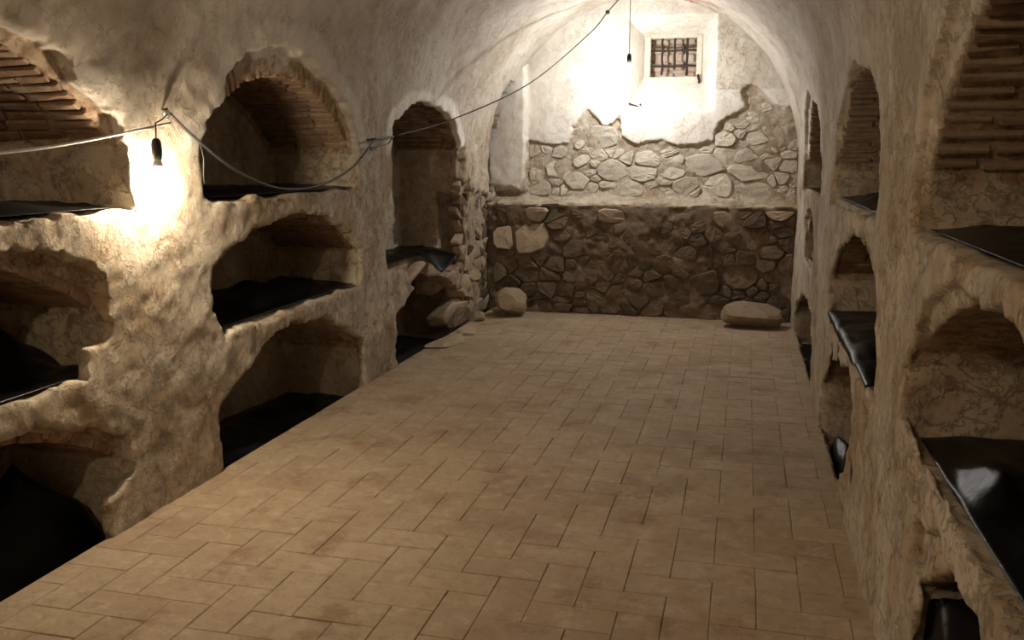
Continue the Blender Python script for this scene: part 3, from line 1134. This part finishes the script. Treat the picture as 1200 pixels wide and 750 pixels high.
jsites = fill(rs, [(q[1], q[2], q[4], q[5]) for q in JAMB], 110, (8.1, 9.3), (0.03, 1.75), 0.02, 0.055, anywhere, 0.8)
for i, ((y, z, w, hh), P) in enumerate(zip(jsites, cells(jsites, (8.1, 9.3), (0.0, 1.8), 1.2))):
    if P and in_rubble(y, z):
        cell_stone(P, 0, (M_STONE_PALE, M_STONE_PALE, M_STONE_LOW)[i % 3], wall_left, rs, 0.006, rs.uniform(0.0, 0.022), 0.3, x_face=-2.685 + rs.uniform(-0.015, 0.012))

# infill seen through the bars
BR_IN = [box_mesh('brick', 0.20, 0.06, 0.085, 0.012, 0.012, M_BRICK_WASHED, 260 + i) for i in range(3)]
for rrow in range(5):
    for ccol in range(4):
        o = bpy.data.objects.new('brick', BR_IN[(rrow + ccol) % 3])
        link(o, wall_back)
        o.location = (-1.12 + ccol * 0.215 + (rrow % 2) * 0.1, 10.205, 2.50 + rrow * 0.097)
        o.rotation_euler = (0, rs.uniform(-0.06, 0.06), 0)

# ------------------------------------------------------------------ window
win = structure(empty('window_1', (-0.80, 9.95, 2.44)), 'small barred window set deep in the white recess', 'window')


def wbox(name, x0, x1, ya, yb, z0, z1, mat, bev=0.008, jit=0.004, seed=1):
    me = box_mesh(name, x1 - x0, yb - ya, z1 - z0, bev, jit, mat, seed)
    o = bpy.data.objects.new(name, me); link(o, win)
    o.location = Vector(((x0 + x1) / 2, (ya + yb) / 2, (z0 + z1) / 2)) - Vector(win.location)
    return o


wbox('frame_post', -1.10, -1.035, 9.90, 9.99, 2.43, 2.90, M_FRAME, seed=2)
wbox('frame_post', -0.555, -0.495, 9.90, 9.99, 2.43, 2.90, M_FRAME, seed=3)
wbox('lintel', -1.11, -0.49, 9.91, 10.0, 2.872, 2.93, M_FRAME, seed=4)
wbox('sill', -1.11, -0.49, 9.88, 10.0, 2.40, 2.475, M_FRAME, seed=5)
for x, zb in ((-0.915, 2.50), (-0.785, 2.555), (-0.657, 2.49)):
    tube('iron_bar', [(x + 0.004 * math.sin(k * 2.1 + x * 9), 9.945, zb + (2.885 - zb) * k / 7) for k in range(8)], 0.0115 if x < -0.7 else 0.014, M_IRON, win)
for z, xa in ((2.747, -1.045), (2.588, -1.085)):
    tube('iron_bar', [(xa + (-0.545 - xa) * k / 6, 9.935, z + 0.003 * math.sin(k * 1.7)) for k in range(7)], 0.0115, M_IRON, win)
tube('latch_hook', [(-0.535, 9.88, 2.49), (-0.525, 9.87, 2.46), (-0.515, 9.87, 2.425), (-0.522, 9.875, 2.405)], 0.014, M_IRON, win)

# iron pegs left on the recess sill
p1 = empty('iron_peg', (-1.17, 9.56, 2.16))
tube('peg_rod', [(-1.255, 9.53, 2.205), (-1.18, 9.55, 2.178), (-1.10, 9.58, 2.155)], 0.009, M_IRON, p1)
tube('peg_head', [(-1.105, 9.58, 2.135), (-1.085, 9.585, 2.165), (-1.10, 9.585, 2.185)], 0.011, M_IRON, p1)
tag(p1, 'long rusty iron peg lying on the window recess sill beside the hanging bulb', 'peg')
p2 = tube('iron_peg', [(-1.28, 9.505, 2.150), (-1.255, 9.51, 2.149), (-1.21, 9.52, 2.140)], [0.016, 0.011, 0.006], M_IRON)
tag(p2, 'short iron nail stub in the plaster just under the long rusty peg', 'peg')


# ------------------------------------------------------------------ loose stones and broken slabs
def loose(name, seed, loc, size, rot, label, facet=7, boxy=0.7, mat=M_ROCK, sub=3, cat='stone', rough=0.10, group=None):
    me = stone_mesh(name, seed, sub, boxy, rough, mat, facet)
    me.set_sharp_from_angle(angle=math.radians(16))
    o = link(bpy.data.objects.new(name, me))
    o.scale = size; o.rotation_euler = rot
    bpy.context.view_layer.update()
    zmin = min((o.matrix_world @ v.co).z for v in me.vertices)
    o.location = (loc[0], loc[1], loc[2] - zmin - 0.004)
    tag(o, label, cat, group)
    return o


loose('boulder', 401, (-2.33, 8.98, 0.0), (0.19, 0.18, 0.17), (0.1, 0.2, 0.5), 'rounded angular boulder on the floor at the foot of the ruined left wall', facet=12, boxy=1.0)
loose('boulder', 402, (0.12, 8.93, 0.0), (0.285, 0.17, 0.125), (0.0, 0.06, -0.08), 'long flat boulder on the floor against the dark rubble bench', facet=5, boxy=0.6)
loose('broken_slab', 403, (-2.52, 7.45, 0.0), (0.10, 0.30, 0.022), (0, 0.03, -0.25), 'broken floor slab at the edge of the ruined bay, split along its side', boxy=0.45, mat=M_STONE_PALE, cat='slab', sub=3)
loose('broken_slab', 404, (-2.50, 8.05, 0.0), (0.10, 0.20, 0.020), (0, 0.02, 0.2), 'broken floor slab in front of the fallen jamb blocks', boxy=0.45, mat=M_STONE_PALE, cat='slab', sub=3)
loose('rubble_stone', 405, (-2.57, 8.62, 0.0), (0.06, 0.07, 0.05), (0, 0, 0.4), 'small rubble stone beside the lowest jamb block', mat=M_STONE_PALE, sub=3)
loose('rubble_stone', 406, (-2.50, 9.10, 0.0), (0.05, 0.06, 0.045), (0, 0, 1.0), 'small rubble stone tucked behind the rounded boulder', mat=M_STONE_PALE, sub=3)

# broken stub of the third bay's shelf
stub = stone_mesh('shelf_stub', 410, 3, 0.45, 0.14, M_STONE_PALE, 2)
o = bpy.data.objects.new('shelf_stub', stub); link(o, wall_left)
o.location = (-2.66, 6.98, 0.70); o.scale = (0.05, 0.25, 0.035); o.rotation_euler = (0.28, 0, 0)


# ------------------------------------------------------------------ black plastic sheets in the niches
def sheet(key, side, label, mounds=(), planes=(), base=None, front=0.055, fringe=0.0, yr=None, seed=0, wr=0.012, back=None, fade=0.18):
    nd = (NICHES_L if side < 0 else NICHES_R)[key]
    ya, yb, zs, za, zb = nd['inner']
    if yr:
        ya, yb = yr
    else:
        ya, yb = ya + 0.015, yb - 0.015
    z0 = (zb if base is None else base) + 0.014
    d1 = (DEPTH - 0.02) if back is None else back
    na, nb = 46, int((yb - ya) / 0.028)
    U, Y = np.meshgrid(np.linspace(front, d1, na), np.linspace(ya, yb, nb), indexing='ij')
    P = np.stack([U.ravel() * 1.0, Y.ravel(), np.zeros(U.size)], 1)
    Pn = P + np.array([seed * 3.3, seed * 1.7, seed * 0.9])
    Z = z0 + np.abs(noise_pts(Pn, (5, 3.5, 1), 1)) * wr * 2.2 + np.abs(noise_pts(Pn, (13, 9, 1), 2)) * wr
    for (u, y, hgt, su, sy) in mounds:
        dd = np.hypot((P[:, 0] - u) / su, (P[:, 1] - y) / sy)
        Z = np.maximum(Z, Z + hgt * np.clip(1 - dd, 0, 1) ** 1.3)
    if not fringe:
        w = smooth((P[:, 0] - front) / fade)
        Z = Z * w + (z0 - 0.004) * (1 - w)
    for (u, y, z, hu, hy, ru, ry) in planes:     # tilted taut patches of sheet
        w = smooth(1.7 - 1.3 * np.hypot((P[:, 0] - u) / ru, (P[:, 1] - y) / ry) * (1 + 0.35 * noise_pts(Pn, (14, 9, 1), 2)))
        Z = Z * (1 - w) + (z + hu * (P[:, 0] - u) + hy * (P[:, 1] - y) + noise_pts(Pn, (16, 12, 1), 3) * 0.002) * w
    yc_, cz_, R_ = arc_of(nd['inner'])
    Z = np.minimum(Z, cz_ + np.sqrt(np.maximum(R_ ** 2 - (P[:, 1] - yc_) ** 2, 0.01)) - 0.035)
    if fringe:
        w = smooth((front + 0.025 - P[:, 0]) / 0.025)
        Z = Z - fringe * w * (0.6 + 0.4 * noise_pts(Pn, (1, 5, 1), 2))
    X = (XL - P[:, 0]) if side < 0 else (XR + P[:, 0])
    V = np.stack([X, P[:, 1], Z], 1)
    I = np.arange(na * nb).reshape(na, nb)
    Q = np.stack([I[:-1, :-1], I[1:, :-1], I[1:, 1:], I[:-1, 1:]], -1).reshape(-1, 4)
    if side < 0:
        Q = Q[:, ::-1]
    o = mesh_np('plastic_sheet', V, Q, M_PLASTIC)
    md = o.modifiers.new('thick', 'SOLIDIFY'); md.thickness = 0.0015; md.offset = -1
    tag(o, label, 'plastic sheet', 'black plastic sheets in the burial niches')
    return o


sheet('L1T', -1, 'black plastic sheet in the top niche behind the white cable', [(0.35, 2.5, 0.06, 0.4, 0.9)], seed=1)
sheet('L1M', -1, 'peaked black plastic sheet in the middle niche under the white cable', [(0.40, 3.0, 0.23, 0.24, 0.3), (0.42, 2.4, 0.22, 0.34, 0.6)], seed=2)
sheet('L1B', -1, 'heaped black plastic sheet in the floor niche under the peaked sheet', [(0.30, 2.95, 0.46, 0.36, 0.42), (0.3, 2.3, 0.42, 0.45, 0.7), (0.2, 3.2, 0.12, 0.3, 0.25)], base=-0.108, seed=3, yr=(1.52, 3.26))
sheet('L2T', -1, 'flat black plastic sheet in the top niche with the sagging black cable across it', [(0.4, 4.4, 0.05, 0.5, 0.6), (0.3, 5.2, 0.03, 0.3, 0.5)], seed=4)
sheet('L2M', -1, 'bulging black plastic sheet in the middle niche below the sagging black cable', [(0.40, 5.0, 0.10, 0.36, 1.0)], seed=5, yr=(4.06, 5.87), base=0.744)
sheet('L2B', -1, 'sunken black plastic sheet in the floor niche below the bulging sheet', [(0.45, 4.5, 0.16, 0.4, 0.6), (0.45, 5.2, 0.08, 0.35, 0.6)], base=-0.108, seed=6)
sheet('L3T', -1, 'black plastic sheet on the broken shelf of the ruined bay', [(0.45, 7.0, 0.06, 0.35, 0.6)], seed=7, front=0.22, yr=(6.48, 8.25), base=0.76)
sheet('L3B', -1, 'black plastic sheet on the ground under the broken shelf', [(0.4, 7.3, 0.10, 0.4, 0.8)], base=-0.108, seed=8, yr=(6.53, 8.05))
sheet('R1T', 1, 'wide flat black plastic sheet in the top niche with ribbed brick vault', [(0.4, 2.2, 0.03, 0.4, 0.8)], seed=9)
sheet('R1M', 1, 'black plastic sheet with pale sheen in the middle niche under the ribbed vault niche', [(0.42, 2.0, 0.05, 0.4, 0.9)],
      planes=[(0.12, 2.40, 0.845, 0.91, -0.03, 0.055, 0.15)], seed=10)
sheet('R1B', 1, 'dark black plastic sheet in the floor niche with the cracked jamb', [(0.34, 2.05, 0.40, 0.55, 1.1), (0.12, 2.5, 0.55, 0.6, 0.6)], base=-0.118, seed=11, front=0.02, fade=0.03)
sheet('R2T', 1, 'black plastic sheet in the top niche across from the sagging cable', [(0.3, 5.2, 0.03, 0.4, 0.5)],
      planes=[(0.10, 4.35, 1.425, 0.5, -0.1, 0.05, 0.12)], seed=12)
sheet('R2M', 1, 'black plastic sheet spilling over the lip of the middle niche above the glossy floor sheet', [(0.3, 4.6, 0.06, 0.4, 0.8)], seed=13, front=-0.01, fringe=0.035)
sheet('R2B', 1, 'glossy black plastic sheet with white sheen in the small floor niche beside the tiles', [(0.4, 5.0, 0.1, 0.4, 0.6)],
      planes=[(0.085, 5.12, 0.045, 0.575, 0.18, 0.055, 0.22)], base=-0.108, seed=14, front=0.045)
sheet('R3T', 1, 'black plastic sheet in the top niche of the farthest bay by the rubble wall', [], seed=15)
sheet('R3M', 1, 'black plastic sheet in the small middle niche of the farthest bay', [], seed=16, base=0.793)
sheet('R3B', 1, 'black plastic sheet in the floor niche beside the long flat boulder', [(0.3, 7.6, 0.12, 0.4, 0.7)], base=-0.108, seed=17, front=0.04)

# loose corner of the sheet hanging over the broken shelf
fl = []
A, B = np.meshgrid(np.linspace(0, 1, 14), np.linspace(0, 1, 14), indexing='ij')
a, b = A.ravel(), B.ravel()
yy = 7.62 + 0.50 * a - 0.06 * b
keep_z = 0.785 - b * 0.20 * (1 - np.abs(a - 0.55) * 1.6)
xx = -2.88 + b * (0.34 * (yy - 7.62) + 0.12) + 0.006 * np.sin(a * 9)
I = np.arange(196).reshape(14, 14)
Q = np.stack([I[:-1, :-1], I[1:, :-1], I[1:, 1:], I[:-1, 1:]], -1).reshape(-1, 4)
o = mesh_np('plastic_sheet', np.stack([xx, yy, keep_z], 1), Q, M_PLASTIC)
md = o.modifiers.new('thick', 'SOLIDIFY'); md.thickness = 0.005; md.offset = 0
tag(o, 'folded corner of black plastic hanging over the broken shelf above the fallen blocks', 'plastic sheet', 'black plastic sheets in the burial niches')


# ------------------------------------------------------------------ bulbs and cables
def bulb(spec, label, wire, group='bare bulbs on the cable', dome=False, suffix=''):
    e = empty('light_bulb' + suffix, spec['loc'])
    g = [(0.0005, -0.040), (0.012, -0.0385), (0.022, -0.033), (0.0285, -0.022), (0.031, -0.008), (0.0295, 0.006), (0.024, 0.022), (0.0175, 0.036), (0.014, 0.046), (0.0135, 0.050)]
    lit = mat_emit('lit bulb', spec['col'], spec['power'])
    if dome:          # only the lower dome glows, an opaque ring is added above to block its upward light
        lathe('glass', [q for q in g if q[1] < 0.007], lit, e, 16)
        lathe('added_collar', [(0.0297, 0.005)] + [(q[0] + 0.001, q[1] - 0.006) for q in g if q[1] > 0.021], M_CERAMIC, e, 16)
    else:
        lathe('glass' + suffix, g, lit, e, 16)
    lathe('socket', [(0.015, 0.038), (0.021, 0.042), (0.023, 0.075), (0.0225, 0.105), (0.018, 0.125), (0.008, 0.135)], M_SOCKET, e, 16)
    tube('lead_wire', [(spec['loc'][0], spec['loc'][1], spec['loc'][2] + 0.13)] + wire, 0.0035, M_CABLE_BLACK, e)
    tag(e, label, 'light bulb', group)
    return e


PX, PY, PZ = BULB_PILLAR['loc']
bulb(BULB_PILLAR, 'glowing bare bulb in a black socket hanging close to the left pillar', [(PX - 0.01, PY + 0.02, PZ + 0.20), (-2.555, 3.60, 1.81), (-2.575, 3.672, 1.838)], dome=True)
FX, FY, FZ = BULB_FAR['loc']
bulb(BULB_FAR, 'glowing bare bulb hanging on a thin wire before the barred window recess', [(FX, FY, FZ + 0.4), (FX, FY, 3.22)])
QX, QY, QZ = BULB_REAR['loc']
bulb(BULB_REAR, 'glowing bare bulb hanging from the vault crown between plain plastered walls', [(QX, QY, QZ + 0.2), (QX, QY, 3.23)], suffix='_offscreen')

# junction on the pillar
j = empty('cable_junction', (-2.60, 3.69, 1.843))
lathe('connector', [(0.008, -0.014), (0.014, -0.011), (0.016, 0.0), (0.014, 0.011), (0.007, 0.015)], M_CERAMIC, j, 12, loc=(0.012, 0, 0))
tube('nail', [(-2.66, 3.70, 1.86), (-2.60, 3.695, 1.862), (-2.585, 3.69, 1.864)], 0.005, M_IRON, j)
tag(j, 'small ceramic connector nailed to the pillar above the bulb', 'connector')

c1 = tube('electric_cable', catmull([(-2.575, 3.69, 1.80), (-2.55, 3.40, 1.757), (-2.52, 3.05, 1.708), (-2.49, 2.72, 1.672), (-2.47, 2.3, 1.645), (-2.47, 1.6, 1.64), (-2.50, 0.9, 1.68), (-2.40, 0.2, 2.2), (-1.9, -0.5, 2.95), (-1.22, -0.9, 3.20)]),
          0.0062, M_CABLE_WHITE)
tag(c1, 'white electric cable running along the wall from the pillar bulb past the near niches', 'cable')

bc = empty('electric_cable', (-2.57, 3.69, 1.84))
pts = catmull([(-2.57, 3.69, 1.843), (-2.555, 3.735, 1.80), (-2.55, 3.89, 1.711), (-2.54, 4.13, 1.592), (-2.535, 4.46, 1.495), (-2.535, 4.79, 1.460), (-2.54, 5.18, 1.483), (-2.55, 5.56, 1.556),
               (-2.555, 5.82, 1.657), (-2.56, 6.01, 1.757), (-2.56, 6.12, 1.777), (-2.565, 6.40, 1.795)])
tube('sagging_run', pts, 0.0068, M_CABLE_BLACK, bc)
tube('straight_run', catmull([(-2.565, 6.40, 1.795), (-2.363, 7.2, 1.948), (-1.928, 8.1, 2.293), (-1.528, 8.9, 2.808), (-1.365, 9.0, 3.02), (-1.26, 8.96, 3.12), (-1.127, 8.85, 3.225)]), 0.0055, M_CABLE_BLACK, bc)
tube('hanging_wire', [(-2.553, 3.885, 1.713), (-2.548, 3.90, 1.64), (-2.55, 3.893, 1.56), (-2.552, 3.90, 1.52)], 0.003, M_CABLE_BLACK, bc)
k = lathe('cable_clip', [(0.004, -0.02), (0.018, -0.014), (0.022, 0.0), (0.018, 0.014), (0.004, 0.02)], M_SOCKET, bc, 10)
k.location = Vector((-1.365, 9.0, 3.02)) - Vector(bc.location)
tag(bc, 'black electric cable sagging between the pillars, then rising to the vault', 'cable')

hk = empty('wire_hook', (-2.60, 6.2, 1.73))
tube('wire_loop', catmull([(-2.565, 6.38, 1.79), (-2.57, 6.30, 1.742), (-2.575, 6.08, 1.722), (-2.575, 5.99, 1.712), (-2.575, 6.02, 1.695), (-2.575, 6.10, 1.705)]), 0.005, M_CABLE_BLACK, hk)
tube('nail', [(-2.66, 6.04, 1.77), (-2.60, 6.03, 1.765), (-2.545, 6.02, 1.772)], 0.006, M_IRON, hk)
tag(hk, 'thin wire loop and nail holding the black cable on the second pillar', 'hook')
